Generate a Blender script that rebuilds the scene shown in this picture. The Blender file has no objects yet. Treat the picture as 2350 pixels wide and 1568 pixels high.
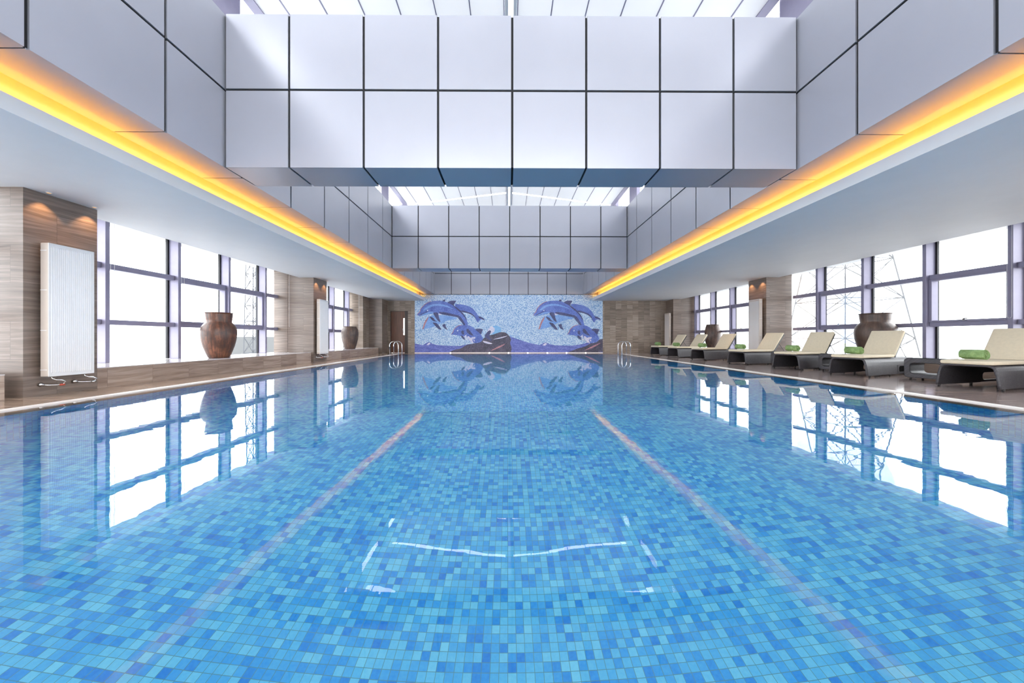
import bpy, bmesh, math, random
from mathutils import Vector, Matrix

random.seed(7)
C = bpy.context.scene.collection
SC = bpy.context.scene

# ------------------------------------------------------------------ camera, sky, exposure
W, H = 2350, 1568
F_PX = 783.0
YAW = 0.0064
EYE = 0.70
cam_d = bpy.data.cameras.new('camera')
cam = bpy.data.objects.new('camera', cam_d)
C.objects.link(cam)
cam_d.sensor_fit = 'HORIZONTAL'
cam_d.sensor_width = 36.0
cam_d.lens = 36.0 * F_PX / W
cam_d.shift_x = 4.5 / W
cam_d.shift_y = -7.5 / W
cam_d.clip_start = 0.05
cam_d.clip_end = 500
cam.location = (0, 0, EYE)
cam.rotation_euler = (math.pi / 2, 0, -YAW)
SC.camera = cam

SKY = 9.0
world = bpy.data.worlds.new('overcast_sky')
SC.world = world
world.use_nodes = True
bg = world.node_tree.nodes['Background']
bg.inputs['Color'].default_value = (0.95, 0.97, 1.0, 1)
bg.inputs['Strength'].default_value = SKY

SC.view_settings.view_transform = 'Standard'
SC.view_settings.look = 'None'
SC.view_settings.exposure = 0.0
SC.view_settings.gamma = 1.0
SC.view_settings.use_curve_mapping = False
cy = SC.cycles
cy.use_denoising = True
cy.max_bounces = 12
cy.diffuse_bounces = 5
cy.glossy_bounces = 5
cy.transmission_bounces = 8
cy.transparent_max_bounces = 12
cy.sample_clamp_indirect = 12.0
cy.caustics_refractive = True
cy.caustics_reflective = False

# ------------------------------------------------------------------ helpers
def lin(c):
    c = c / 255.0
    return c / 12.92 if c <= 0.04045 else ((c + 0.055) / 1.055) ** 2.4

def rgb(r, g, b):
    return (lin(r), lin(g), lin(b), 1.0)

def pix(x, y):
    """direction through a photo pixel: (X/Y, Z/Y) in hall axes"""
    u = (x - 1170.5) / F_PX
    v = -(y - 776.5) / F_PX
    Xn = u * math.cos(YAW) + math.sin(YAW)
    D = math.cos(YAW) - u * math.sin(YAW)
    return Xn / D, v / D

def tag(o, label=None, cat=None, group=None, kind=None):
    if label: o['label'] = label
    if cat: o['category'] = cat
    if group: o['group'] = group
    if kind: o['kind'] = kind
    return o

def empty(name, loc=(0, 0, 0), rz=0):
    o = bpy.data.objects.new(name, None)
    C.objects.link(o)
    o.location = loc
    o.rotation_euler = (0, 0, rz)
    o.empty_display_size = 0.1
    return o

def link_mesh(name, verts, faces, mat=None, parent=None, smooth=False, mats=None, fmats=None):
    me = bpy.data.meshes.new(name)
    me.from_pydata([tuple(v) for v in verts], [], faces)
    me.update()
    o = bpy.data.objects.new(name, me)
    C.objects.link(o)
    for m in (mats or ([mat] if mat else [])):
        me.materials.append(m)
    if fmats:
        for p, k in zip(me.polygons, fmats):
            p.material_index = k
    if smooth:
        for p in me.polygons:
            p.use_smooth = True
    if parent: o.parent = parent
    return o

def from_bm(name, bm, mat, parent=None, smooth=False):
    me = bpy.data.meshes.new(name)
    bmesh.ops.recalc_face_normals(bm, faces=bm.faces)
    bm.to_mesh(me)
    bm.free()
    o = bpy.data.objects.new(name, me)
    C.objects.link(o)
    me.materials.append(mat)
    if smooth:
        for p in me.polygons: p.use_smooth = True
    if parent: o.parent = parent
    return o

def add_box(bm, x0, x1, y0, y1, z0, z1, bev=0.0, seg=1, mtx=None):
    r = bmesh.ops.create_cube(bm, size=1.0)
    vs = r['verts']
    for v in vs:
        v.co = Vector(((x0 + x1) / 2 + v.co.x * (x1 - x0), (y0 + y1) / 2 + v.co.y * (y1 - y0), (z0 + z1) / 2 + v.co.z * (z1 - z0)))
    if mtx:
        for v in vs: v.co = mtx @ v.co
    if bev > 0:
        es = list({e for v in vs for e in v.link_edges})
        bmesh.ops.bevel(bm, geom=es, offset=bev, segments=seg, affect='EDGES', profile=0.5)

def boxes(name, lst, mat, parent=None, bev=0.0, seg=1, smooth=False):
    bm = bmesh.new()
    for b in lst:
        add_box(bm, *b, bev=bev, seg=seg)
    return from_bm(name, bm, mat, parent, smooth)

def tube_bm(bm, pts, r, n=8, closed=False):
    pts = [Vector(p) for p in pts]
    rings = []
    up = Vector((0, 0, 1))
    L = len(pts)
    prev = None
    for i, p in enumerate(pts):
        a = pts[i - 1] if (i > 0 or closed) else p
        b = pts[(i + 1) % L] if (i < L - 1 or closed) else p
        t = (b - a).normalized()
        if prev is None:
            ref = Vector((1, 0, 0)) if abs(t.z) > 0.9 else up
            s = t.cross(ref).normalized()
        else:
            s = (prev - t * prev.dot(t)).normalized()
        prev = s
        q = t.cross(s)
        rr = r[i] if isinstance(r, (list, tuple)) else r
        rings.append([bm.verts.new(p + (s * math.cos(2 * math.pi * k / n) + q * math.sin(2 * math.pi * k / n)) * rr) for k in range(n)])
    m = L if closed else L - 1
    for i in range(m):
        A, B = rings[i], rings[(i + 1) % L]
        for k in range(n):
            bm.faces.new((A[k], A[(k + 1) % n], B[(k + 1) % n], B[k]))
    if not closed:
        bm.faces.new(list(reversed(rings[0])))
        bm.faces.new(rings[-1])

def tube(name, pts, r, mat, parent=None, n=8):
    bm = bmesh.new()
    tube_bm(bm, pts, r, n)
    return from_bm(name, bm, mat, parent, True)

def lathe(name, prof, mat, parent=None, n=48, jitter=None):
    verts, faces = [], []
    for i, (r, z) in enumerate(prof):
        for k in range(n):
            a = 2 * math.pi * k / n
            rr = r * (1 + (jitter(a, z) if jitter else 0))
            verts.append((rr * math.cos(a), rr * math.sin(a), z))
    for i in range(len(prof) - 1):
        for k in range(n):
            faces.append((i * n + k, i * n + (k + 1) % n, (i + 1) * n + (k + 1) % n, (i + 1) * n + k))
    faces.append(tuple(reversed(range(n))))
    faces.append(tuple((len(prof) - 1) * n + k for k in range(n)))
    return link_mesh(name, verts, faces, mat, parent, True)

def copy_tree(o, parent=None):
    c = o.copy()
    C.objects.link(c)
    if parent: c.parent = parent
    for ch in list(o.children):
        copy_tree(ch, c)
    return c

# ------------------------------------------------------------------ materials
def mat_base(name, col, rough=0.5, metal=0.0, spec=0.5):
    m = bpy.data.materials.new(name)
    m.use_nodes = True
    b = m.node_tree.nodes['Principled BSDF']
    b.inputs['Base Color'].default_value = col
    b.inputs['Roughness'].default_value = rough
    b.inputs['Metallic'].default_value = metal
    b.inputs['Specular IOR Level'].default_value = spec
    return m, m.node_tree, b

class NT:
    def __init__(s, nt): s.nt = nt
    def n(s, t, **kw):
        nd = s.nt.nodes.new(t)
        for k, v in kw.items(): setattr(nd, k, v)
        return nd
    def l(s, a, b): s.nt.links.new(a, b)
    def math(s, op, a, b=None, c=None):
        nd = s.n('ShaderNodeMath', operation=op)
        for i, v in enumerate((a, b, c)):
            if v is None: continue
            if isinstance(v, (int, float)): nd.inputs[i].default_value = v
            else: s.l(v, nd.inputs[i])
        return nd.outputs[0]
    def comb(s, x, y, z=0.0):
        nd = s.n('ShaderNodeCombineXYZ')
        for i, v in enumerate((x, y, z)):
            if isinstance(v, (int, float)): nd.inputs[i].default_value = v
            else: s.l(v, nd.inputs[i])
        return nd.outputs[0]
    def xyz(s):
        tc = s.n('ShaderNodeTexCoord')
        sp = s.n('ShaderNodeSeparateXYZ')
        s.l(tc.outputs['Object'], sp.inputs[0])
        return sp.outputs[0], sp.outputs[1], sp.outputs[2], tc.outputs['Object']
    def noise(s, vec, scale=5, detail=4, rough=0.6):
        nd = s.n('ShaderNodeTexNoise')
        nd.inputs['Scale'].default_value = scale
        nd.inputs['Detail'].default_value = detail
        nd.inputs['Roughness'].default_value = rough
        if vec is not None: s.l(vec, nd.inputs['Vector'])
        return nd
    def ramp(s, fac, stops, interp='LINEAR'):
        nd = s.n('ShaderNodeValToRGB')
        cr = nd.color_ramp
        cr.interpolation = interp
        while len(cr.elements) < len(stops): cr.elements.new(0.5)
        for e, (p, c) in zip(cr.elements, stops):
            e.position = p; e.color = c
        s.l(fac, nd.inputs[0])
        return nd.outputs[0]
    def mix(s, fac, a, b, mode='MIX'):
        nd = s.n('ShaderNodeMix', data_type='RGBA', blend_type=mode)
        for sock, v in ((nd.inputs[0], fac), (nd.inputs[6], a), (nd.inputs[7], b)):
            if isinstance(v, (int, float)): sock.default_value = v
            elif isinstance(v, tuple): sock.default_value = v
            else: s.l(v, sock)
        return nd.outputs[2]
    def bump(s, h, strength=0.3, dist=0.01):
        nd = s.n('ShaderNodeBump')
        nd.inputs['Strength'].default_value = strength
        nd.inputs['Distance'].default_value = dist
        s.l(h, nd.inputs['Height'])
        return nd.outputs[0]

def plain(name, col, rough=0.5, metal=0.0, spec=0.5, var=0.04, scale=8, bump=0.0):
    m, nt, b = mat_base(name, col, rough, metal, spec)
    t = NT(nt)
    x, y, z, ob = t.xyz()
    nz = t.noise(ob, scale, 3)
    dark = tuple(c * (1 - var * 2) for c in col[:3]) + (1,)
    lite = tuple(min(1, c * (1 + var * 2)) for c in col[:3]) + (1,)
    t.l(t.ramp(nz.outputs[0], [(0.3, dark), (0.7, lite)]), b.inputs['Base Color'])
    if bump:
        t.l(t.bump(nz.outputs[0], bump, 0.004), b.inputs['Normal'])
    return m

def stone(name, floor=False, bw=0.9, bh=0.45, swap=False, dark=(96, 82, 73), mid=(120, 105, 95), light=(143, 128, 118), rough=0.32, off=0.5, streak=34.0, vary=0.5, mortar=0.0015):
    m, nt, b = mat_base(name, rgb(*mid), rough)
    t = NT(nt)
    x, y, z, ob = t.xyz()
    if floor: u, v = x, y
    else: u, v = t.math('ADD', x, y), z
    br = t.n('ShaderNodeTexBrick')
    br.offset = off
    br.inputs['Scale'].default_value = 1.0
    br.inputs['Brick Width'].default_value = bw
    br.inputs['Row Height'].default_value = bh
    br.inputs['Mortar Size'].default_value = mortar
    br.inputs['Mortar Smooth'].default_value = 0.3
    br.inputs['Color1'].default_value = (0, 0, 0, 1)
    br.inputs['Color2'].default_value = (1, 1, 1, 1)
    br.inputs['Mortar'].default_value = (0.5, 0.5, 0.5, 1)
    t.l(t.comb(v, u) if swap else t.comb(u, v), br.inputs['Vector'])
    bc = br.outputs['Color']
    wob = t.noise(t.comb(t.math('MULTIPLY', u, 1.3), t.math('MULTIPLY', v, 3.0)), 1.0, 2)
    vv = t.math('ADD', t.math('MULTIPLY', v, streak), t.math('MULTIPLY', wob.outputs[0], 3.0))
    vv = t.math('ADD', vv, t.math('MULTIPLY', bc, 17.0))
    vein = t.noise(t.comb(t.math('MULTIPLY', u, 1.1), vv, t.math('MULTIPLY', bc, 5.0)), 1.0, 5, 0.65)
    fine = t.noise(t.comb(t.math('MULTIPLY', u, 3.0), t.math('MULTIPLY', v, streak * 5)), 1.0, 2)
    f = t.math('ADD', t.math('MULTIPLY', vein.outputs[0], 0.8), t.math('MULTIPLY', fine.outputs[0], 0.2))
    f = t.math('ADD', f, t.math('MULTIPLY', t.math('SUBTRACT', bc, 0.5), 0.16 * vary))
    col = t.ramp(f, [(0.32, rgb(*dark)), (0.5, rgb(*mid)), (0.66, rgb(*light))])
    col = t.mix(br.outputs['Fac'], col, rgb(*[int(c * 0.8) for c in dark]))
    t.l(col, b.inputs['Base Color'])
    return m

def mosaic_tile(name, axes, t_sz=0.0425):
    m, nt, b = mat_base(name, rgb(60, 150, 215), 0.35, spec=0.3)
    t = NT(nt)
    xs = t.xyz()
    u = t.math('DIVIDE', xs[axes[0]], t_sz)
    v = t.math('DIVIDE', xs[axes[1]], t_sz)
    fu, fv = t.math('FLOOR', u), t.math('FLOOR', v)
    wn = t.n('ShaderNodeTexWhiteNoise', noise_dimensions='2D')
    t.l(t.comb(fu, fv), wn.inputs['Vector'])
    cl = t.noise(t.comb(t.math('MULTIPLY', fu, 0.16), t.math('MULTIPLY', fv, 0.3)), 1.0, 2)
    inner = t.noise(t.comb(t.math('MULTIPLY', u, 1.0), t.math('MULTIPLY', v, 1.0)), 2.2, 3)
    f = t.math('ADD', t.math('MULTIPLY', wn.outputs['Value'], 0.62), t.math('MULTIPLY', cl.outputs[0], 0.45))
    f = t.math('ADD', f, t.math('MULTIPLY', t.math('SUBTRACT', inner.outputs[0], 0.5), 0.30))
    col = t.ramp(f, [(0.12, TILE[0]), (0.34, TILE[1]), (0.62, TILE[2]), (0.9, TILE[3])])
    gu = t.math('ABSOLUTE', t.math('SUBTRACT', t.math('FRACT', u), 0.5))
    gv = t.math('ABSOLUTE', t.math('SUBTRACT', t.math('FRACT', v), 0.5))
    g = t.math('GREATER_THAN', t.math('MAXIMUM', gu, gv), 0.468)
    col = t.mix(g, col, TILE[4])
    t.l(col, b.inputs['Base Color'])
    return m

TILE = [rgb(30, 124, 220), rgb(54, 160, 234), rgb(90, 192, 240), rgb(122, 214, 244), rgb(88, 148, 172)]

M = {}
M['stone'] = stone('vein_stone_column')
M['stone_far'] = stone('vein_stone_small_tiles', bw=0.52, bh=0.27, swap=True, vary=1.1, dark=(104, 90, 78), mid=(136, 120, 106), light=(166, 150, 136), rough=0.4)
M['stone_sill'] = stone('vein_stone_sill', bw=0.62, bh=0.6, off=0.3, vary=1.2, mid=(160, 140, 126), light=(184, 166, 152), dark=(128, 108, 95), streak=22)
M['sill_top'] = plain('polished_sill_top', rgb(206, 200, 200), 0.12, var=0.03)
M['deck'] = stone('vein_stone_deck', floor=True, bw=0.9, bh=0.6, dark=(142, 122, 114), mid=(178, 157, 149), light=(198, 180, 172), rough=0.11, streak=16, vary=0.7, mortar=0.002)
M['deck_l'] = stone('light_tinted_stone_deck', floor=True, bw=0.9, bh=0.6, dark=(126, 104, 86), mid=(164, 140, 120), light=(188, 166, 148), rough=0.16, streak=16, vary=0.5, mortar=0.001)  # tan glow of the warm lights put into the left deck's colour
M['edge'] = plain('white_edge_stone', rgb(238, 230, 224), 0.3, var=0.02)
M['ledge'] = stone('wet_ledge_stone', floor=False, bw=0.6, bh=0.3, dark=(120, 96, 76), mid=(160, 132, 108), light=(186, 156, 130), rough=0.3)
M['ceiling'] = plain('painted_ceiling', rgb(214, 216, 219), 0.6, var=0.008, scale=3)
M['cove'] = plain('cove_paint', rgb(240, 226, 196), 0.7, var=0.01)
M['panel'] = plain('silver_composite_panel', rgb(167, 168, 177), 0.31, metal=0.35, var=0.012, scale=1.2)
M['joint'] = plain('dark_joint', rgb(11, 11, 15), 0.7)
M['frame'] = plain('lavender_grey_aluminium', rgb(140, 136, 158), 0.42, metal=0.15, var=0.02)
M['frame_dark'] = plain('gasket_black', rgb(18, 18, 24), 0.6)
M['radiator'] = plain('white_enamel', rgb(226, 224, 224), 0.3, var=0.01)
M['rad_side'] = plain('cream_enamel', rgb(200, 186, 174), 0.35, var=0.01)
M['chrome'] = plain('chrome', rgb(214, 214, 216), 0.14, metal=1.0, var=0.01)
M['red'] = plain('red_cap', rgb(200, 90, 70), 0.4)
M['cushion'] = plain('cream_cushion', rgb(216, 202, 176), 0.85, var=0.02, scale=30, bump=0.15)
M['black'] = plain('black_plastic', rgb(24, 23, 24), 0.45)
M['cord'] = plain('white_cord', rgb(225, 222, 220), 0.6)
M['blue_wall'] = mosaic_tile('pool_mosaic_side', (1, 2))
M['blue_end'] = mosaic_tile('pool_mosaic_end', (0, 2))
M['blue_floor'] = mosaic_tile('pool_mosaic_floor', (0, 1))

def wicker(name, col_a, col_b):
    m, nt, b = mat_base(name, col_a, 0.5)
    t = NT(nt)
    x, y, z, ob = t.xyz()
    br = t.n('ShaderNodeTexBrick')
    br.inputs['Scale'].default_value = 1.0
    br.inputs['Brick Width'].default_value = 0.016
    br.inputs['Row Height'].default_value = 0.0065
    br.inputs['Mortar Size'].default_value = 0.0012
    br.inputs['Color1'].default_value = col_a
    br.inputs['Color2'].default_value = col_b
    br.inputs['Mortar'].default_value = (0.004, 0.004, 0.004, 1)
    t.l(t.comb(x, t.math('ADD', y, z)), br.inputs['Vector'])
    t.l(br.outputs['Color'], b.inputs['Base Color'])
    t.l(t.bump(br.outputs['Color'], 0.5, 0.003), b.inputs['Normal'])
    return m
M['wicker'] = wicker('charcoal_wicker', rgb(66, 62, 66), rgb(92, 88, 94))

def towel_mat():
    m, nt, b = mat_base('green_terry', rgb(126, 158, 92), 0.95, spec=0.1)
    t = NT(nt)
    x, y, z, ob = t.xyz()
    nz = t.noise(ob, 160, 2)
    nb = t.noise(ob, 14, 2)
    f = t.math('ADD', t.math('MULTIPLY', nz.outputs[0], 0.5), t.math('MULTIPLY', nb.outputs[0], 0.5))
    t.l(t.ramp(f, [(0.35, rgb(108, 134, 82)), (0.65, rgb(152, 176, 120))]), b.inputs['Base Color'])
    t.l(t.bump(nz.outputs[0], 0.6, 0.004), b.inputs['Normal'])
    return m
M['towel'] = towel_mat()

def vase_mat(name, a, c, d, rough):
    m, nt, b = mat_base(name, a, rough)
    t = NT(nt)
    x, y, z, ob = t.xyz()
    ang = t.math('ARCTAN2', y, x)
    drip = t.noise(t.comb(t.math('MULTIPLY', ang, 3.2), t.math('MULTIPLY', z, 1.3)), 1.6, 5, 0.7)
    blot = t.noise(ob, 5.5, 4, 0.6)
    f = t.math('ADD', t.math('MULTIPLY', drip.outputs[0], 0.55), t.math('MULTIPLY', blot.outputs[0], 0.45))
    t.l(t.ramp(f, [(0.36, c), (0.5, a), (0.64, d)]), b.inputs['Base Color'])
    t.l(t.bump(blot.outputs[0], 0.5, 0.01), b.inputs['Normal'])
    return m
M['vase_rust'] = vase_mat('rust_glaze', rgb(86, 54, 40), rgb(46, 37, 38), rgb(140, 88, 62), 0.38)
M['vase_brown'] = vase_mat('brown_glaze', rgb(84, 66, 58), rgb(56, 46, 42), rgb(112, 88, 74), 0.42)

def wood_mat():
    m, nt, b = mat_base('walnut_veneer', rgb(92, 56, 40), 0.4)
    t = NT(nt)
    x, y, z, ob = t.xyz()
    nz = t.noise(t.comb(t.math('MULTIPLY', x, 40), y, t.math('MULTIPLY', z, 1.5)), 1.0, 4)
    t.l(t.ramp(nz.outputs[0], [(0.3, rgb(66, 38, 28)), (0.7, rgb(116, 74, 52))]), b.inputs['Base Color'])
    return m
M['wood'] = wood_mat()
M['wood_dark'] = plain('dark_frame_wood', rgb(52, 38, 32), 0.4)

def glass_mat():
    m = bpy.data.materials.new('window_glass')
    m.use_nodes = True
    nt = m.node_tree
    nt.nodes.clear()
    t = NT(nt)
    out = t.n('ShaderNodeOutputMaterial')
    tr = t.n('ShaderNodeBsdfTransparent'); tr.inputs[0].default_value = (0.95, 0.97, 0.97, 1)
    gl = t.n('ShaderNodeBsdfGlossy'); gl.inputs['Roughness'].default_value = 0.02
    lw = t.n('ShaderNodeFresnel'); lw.inputs[0].default_value = 1.45
    mx = t.n('ShaderNodeMixShader')
    t.l(t.math('MULTIPLY', lw.outputs[0], 0.6), mx.inputs[0]); t.l(tr.outputs[0], mx.inputs[1]); t.l(gl.outputs[0], mx.inputs[2])
    t.l(mx.outputs[0], out.inputs[0])
    return m
M['glass'] = glass_mat()

def shade_mat(SH=None):
    m = bpy.data.materials.new('translucent_roof_blind')
    m.use_nodes = True
    nt = m.node_tree
    nt.nodes.clear()
    t = NT(nt)
    out = t.n('ShaderNodeOutputMaterial')
    x, y, z, ob = t.xyz()
    nz = t.noise(ob, 0.8, 2)
    d = t.n('ShaderNodeBsdfDiffuse'); d.inputs[0].default_value = (0.55, 0.56, 0.57, 1)
    tl = t.n('ShaderNodeBsdfTranslucent')
    t.l(t.ramp(nz.outputs[0], [(0.3, (SH, SH, SH * 1.02, 1)), (0.7, (SH * 1.15, SH * 1.15, SH * 1.17, 1))]), tl.inputs[0])
    ad = t.n('ShaderNodeAddShader')
    t.l(d.outputs[0], ad.inputs[0]); t.l(tl.outputs[0], ad.inputs[1])
    t.l(ad.outputs[0], out.inputs[0])
    return m
SH = 0.064
M['shade'] = shade_mat(SH)
M['shade2'] = shade_mat(0.17)

def emis(name, col, s):
    m = bpy.data.materials.new(name)
    m.use_nodes = True
    nt = m.node_tree
    nt.nodes.clear()
    o = nt.nodes.new('ShaderNodeOutputMaterial')
    e = nt.nodes.new('ShaderNodeEmission')
    e.inputs[0].default_value = col
    e.inputs[1].default_value = s
    nt.links.new(e.outputs[0], o.inputs[0])
    return m
M['amber'] = emis('amber_tube', (1.0, 0.47, 0.05, 1), 40.0)
M['lamp_white'] = emis('uplight_lens', (1.0, 0.85, 0.7, 1), 5.0)
M['lamp_warm'] = emis('downlight_lens', (1.0, 0.6, 0.3, 1), 0.9)
M['lit_slot'] = emis('lit_corridor', (1.0, 0.98, 0.95, 1), 3.0)

def water_mat():
    m, nt, b = mat_base('pool_water', (1, 1, 1, 1), 0.0)
    b.inputs['Transmission Weight'].default_value = 1.0
    b.inputs['IOR'].default_value = 1.333
    b.inputs['Base Color'].default_value = (0.93, 0.985, 1.0, 1)
    t = NT(nt)
    x, y, z, ob = t.xyz()
    n1 = t.noise(t.comb(t.math('MULTIPLY', x, 1.0), t.math('MULTIPLY', y, 2.2)), 2.2, 2, 0.5)
    n2 = t.noise(t.comb(t.math('MULTIPLY', x, 1.0), t.math('MULTIPLY', y, 1.4)), 9.0, 3, 0.5)
    h = t.math('ADD', t.math('MULTIPLY', n1.outputs[0], 1.0), t.math('MULTIPLY', n2.outputs[0], 0.06))
    t.l(t.bump(h, 0.10, 0.006), b.inputs['Normal'])
    return m
M['water'] = water_mat()

# ------------------------------------------------------------------ dimensions (metres; camera at the origin looking along +Y)
XL_COL, XR_COL = -5.70, 7.54          # inner column faces
XL_GL, XR_GL = -6.87, 8.60            # glass planes
XL_P, XR_P = -4.83, 5.04              # pool edges
CEIL = 2.48
Y_BACK, Y_FAR = -4.0, 16.2
Y_POOL0, Y_POOL1 = -1.6, 15.2
SX0, SX1, SXC = -3.465, 3.58, 0.054   # skylight shaft
SZ0, SZM, SZ1 = 2.79, 3.74, 4.663
SILL = 0.29

# ------------------------------------------------------------------ structure: floor, basin, water
boxes('floor', [(XL_GL - 0.2, XR_GL + 0.2, Y_FAR, Y_FAR + 0.3, -0.3, 0.0), (XR_P + 0.10, XR_GL + 0.2, Y_BACK, Y_FAR, -0.3, 0.0),
                (XL_P - 0.10, XR_P + 0.10, Y_POOL1 + 0.02, Y_FAR, -0.3, 0.0),
                (XL_P - 0.10, XR_P + 0.10, Y_BACK, Y_POOL0 - 0.02, -0.3, 0.0)], M['deck'])['kind'] = 'structure'
boxes('floor_left', [(XL_GL - 0.2, XL_P - 0.10, Y_BACK, Y_FAR, -0.3, 0.0)], M['deck_l'])['kind'] = 'structure'
boxes('trim_1', [(XL_P - 0.10, XL_P, Y_POOL0, Y_POOL1, -0.3, 0.008)], M['edge'])['kind'] = 'structure'
boxes('trim_2', [(XR_P, XR_P + 0.10, Y_POOL0, Y_POOL1, -0.3, 0.008)], M['edge'])['kind'] = 'structure'
# overflow slots beside the white edging
boxes('trim_3', [(XL_P - 0.112, XL_P - 0.102, Y_POOL0, Y_POOL1, -0.02, 0.003)], M['joint'])['kind'] = 'structure'
boxes('trim_4', [(XR_P + 0.102, XR_P + 0.112, Y_POOL0, Y_POOL1, -0.02, 0.003)], M['joint'])['kind'] = 'structure'
PZ = -1.42
LED = 0.13
basin = empty('floor_pool'); basin['kind'] = 'structure'
boxes('pool_floor', [(XL_P - 0.3, XR_P + 0.3, Y_POOL0 - 0.3, Y_POOL1 + 0.3, PZ - 0.1, PZ)], M['blue_floor'], basin)
boxes('pool_side', [(XL_P - 0.3, XL_P + LED, Y_POOL0, Y_POOL1, PZ, -0.16), (XR_P - LED, XR_P + 0.3, Y_POOL0, Y_POOL1, PZ, -0.16)], M['blue_wall'], basin)
boxes('pool_end', [(XL_P - 0.3, XR_P + 0.3, Y_POOL1, Y_POOL1 + 0.3, PZ, -0.3), (XL_P - 0.3, XR_P + 0.3, Y_POOL0 - 0.3, Y_POOL0, PZ, -0.3)], M['blue_end'], basin)
boxes('overflow_ledge', [(XL_P, XL_P + LED, Y_POOL0, Y_POOL1, -0.16, -0.05), (XR_P - LED, XR_P, Y_POOL0, Y_POOL1, -0.16, -0.05),
                         (XL_P - 0.1, XR_P + 0.1, Y_POOL1, Y_POOL1 + 0.02, -0.3, 0.0), (XL_P - 0.1, XR_P + 0.1, Y_POOL0 - 0.02, Y_POOL0, -0.3, 0.0)], M['ledge'], basin)
water = link_mesh('pool_water', [(XL_P, Y_POOL0, -0.004), (XR_P, Y_POOL0, -0.004), (XR_P, Y_POOL1, -0.004), (XL_P, Y_POOL1, -0.004)], [(0, 1, 2, 3)], M['water'])
tag(water, 'still clear water filling the blue tiled swimming pool', 'water', kind='stuff')

# ------------------------------------------------------------------ side ceilings with cove
def prism_y(name, prof, y0, y1, mat, parent=None):
    n = len(prof)
    verts = [(x, y0, z) for x, z in prof] + [(x, y1, z) for x, z in prof]
    faces = [(i, (i + 1) % n, n + (i + 1) % n, n + i) for i in range(n)]
    faces += [tuple(range(n)), tuple(reversed(range(n, 2 * n)))]
    o = link_mesh(name, verts, faces, mat, parent)
    bm = bmesh.new(); bm.from_mesh(o.data); bmesh.ops.recalc_face_normals(bm, faces=bm.faces); bm.to_mesh(o.data); bm.free()
    return o

LIP_L, LIP_R = -3.92, 4.01
def side_ceiling(name, lip, s, flat, glass, rise):
    # s = -1 left, +1 right ; flat = x where the soffit starts rising towards the window
    ztop = CEIL + rise
    prof = [(lip, CEIL), (flat, CEIL), (glass, ztop), (glass + s * 0.3, ztop), (glass + s * 0.3, ztop + 0.15),
            (flat, ztop + 0.15), (lip + s * 0.3, CEIL + 0.30), (lip + s * 0.3, CEIL + 0.012), (lip + s * 0.03, CEIL + 0.012), (lip + s * 0.03, CEIL + 0.137), (lip, CEIL + 0.137)]
    o = prism_y(name, prof, Y_BACK, Y_FAR, M['ceiling'])
    o['kind'] = 'structure'
side_ceiling('ceiling_left', LIP_L, -1, -6.12, XL_GL, 0.233)
side_ceiling('ceiling_right', LIP_R, 1, 7.91, XR_GL, 0.165)
# back of the cove and its lid (warm paint)
prism_y('ceiling_cove_left', [(LIP_L - 0.285, CEIL + 0.012), (LIP_L - 0.30, CEIL + 0.012), (LIP_L - 0.30, 3.05), (SX0 - 0.06, 3.05), (SX0 - 0.06, 3.03), (LIP_L - 0.285, 3.03)], Y_BACK, Y_FAR, M['cove'])['kind'] = 'structure'
prism_y('ceiling_cove_right', [(LIP_R + 0.285, CEIL + 0.012), (LIP_R + 0.30, CEIL + 0.012), (LIP_R + 0.30, 3.05), (SX1 + 0.06, 3.05), (SX1 + 0.06, 3.03), (LIP_R + 0.285, 3.03)], Y_BACK, Y_FAR, M['cove'])['kind'] = 'structure'
for nm, x, lab in (('cove_light', LIP_L - 0.095, 'amber light strip hidden in the left ceiling cove'), ('cove_light', LIP_R + 0.095, 'amber light strip hidden in the right ceiling cove')):
    o = boxes(nm, [(x - 0.012, x + 0.012, Y_BACK + 0.1, Y_FAR - 0.25, CEIL + 0.012, CEIL + 0.034)], M['amber'])
    tag(o, lab, 'light')

# ------------------------------------------------------------------ panelled shaft walls, beams, end wall
GAP = 0.014
seam_y = [2.48 + 0.9975 * k for k in range(-7, 14)]
seam_y = [Y_BACK] + [s for s in seam_y if Y_BACK + 0.1 < s < Y_FAR - 0.1] + [Y_FAR]
def panel_grid(axis, us, zs, pos, nrm, th=0.02):
    out = []
    for a, b in zip(us[:-1], us[1:]):
        for c, d in zip(zs[:-1], zs[1:]):
            g0 = GAP if a != us[0] else 0.004
            g1 = GAP if b != us[-1] else 0.004
            h0 = GAP if c != zs[0] else 0
            h1 = GAP if d != zs[-1] else 0
            p0, p1 = sorted((pos, pos - nrm * th))
            if axis == 'y': out.append((p0, p1, a + g0, b - g1, c + h0, d - h1))
            elif axis == 'x': out.append((a + g0, b - g1, p0, p1, c + h0, d - h1))
    return out
for nm, sx, s, edge in (('wall_upper_left', SX0, -1, LIP_L - 0.065), ('wall_upper_right', SX1, 1, LIP_R + 0.065)):
    w = empty(nm); w['kind'] = 'structure'
    boxes('cladding', panel_grid('y', seam_y, [SZ0, SZM, SZ1], sx, -s), M['panel'], w)
    x0, x1 = sorted((sx + s * 0.018, sx + s * 0.05))
    boxes('joint_backing', [(x0, x1, Y_BACK, Y_FAR, SZ0 + 0.012, SZ1 - 0.01)], M['joint'], w)
    und = []
    for a, b in zip(seam_y[:-1], seam_y[1:]):
        u0, u1 = sorted((sx + s * 0.0205, edge))
        und.append((u0, u1, a + 0.006, b - 0.006, SZ0, SZ0 + 0.012))
    boxes('soffit_panel', und, M['panel'], w)
    u0, u1 = sorted((sx + s * 0.05, edge - s * 0.01))
    boxes('soffit_backing', [(u0, u1, Y_BACK, Y_FAR, SZ0 + 0.0125, SZ0 + 0.03)], M['joint'], w)

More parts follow.
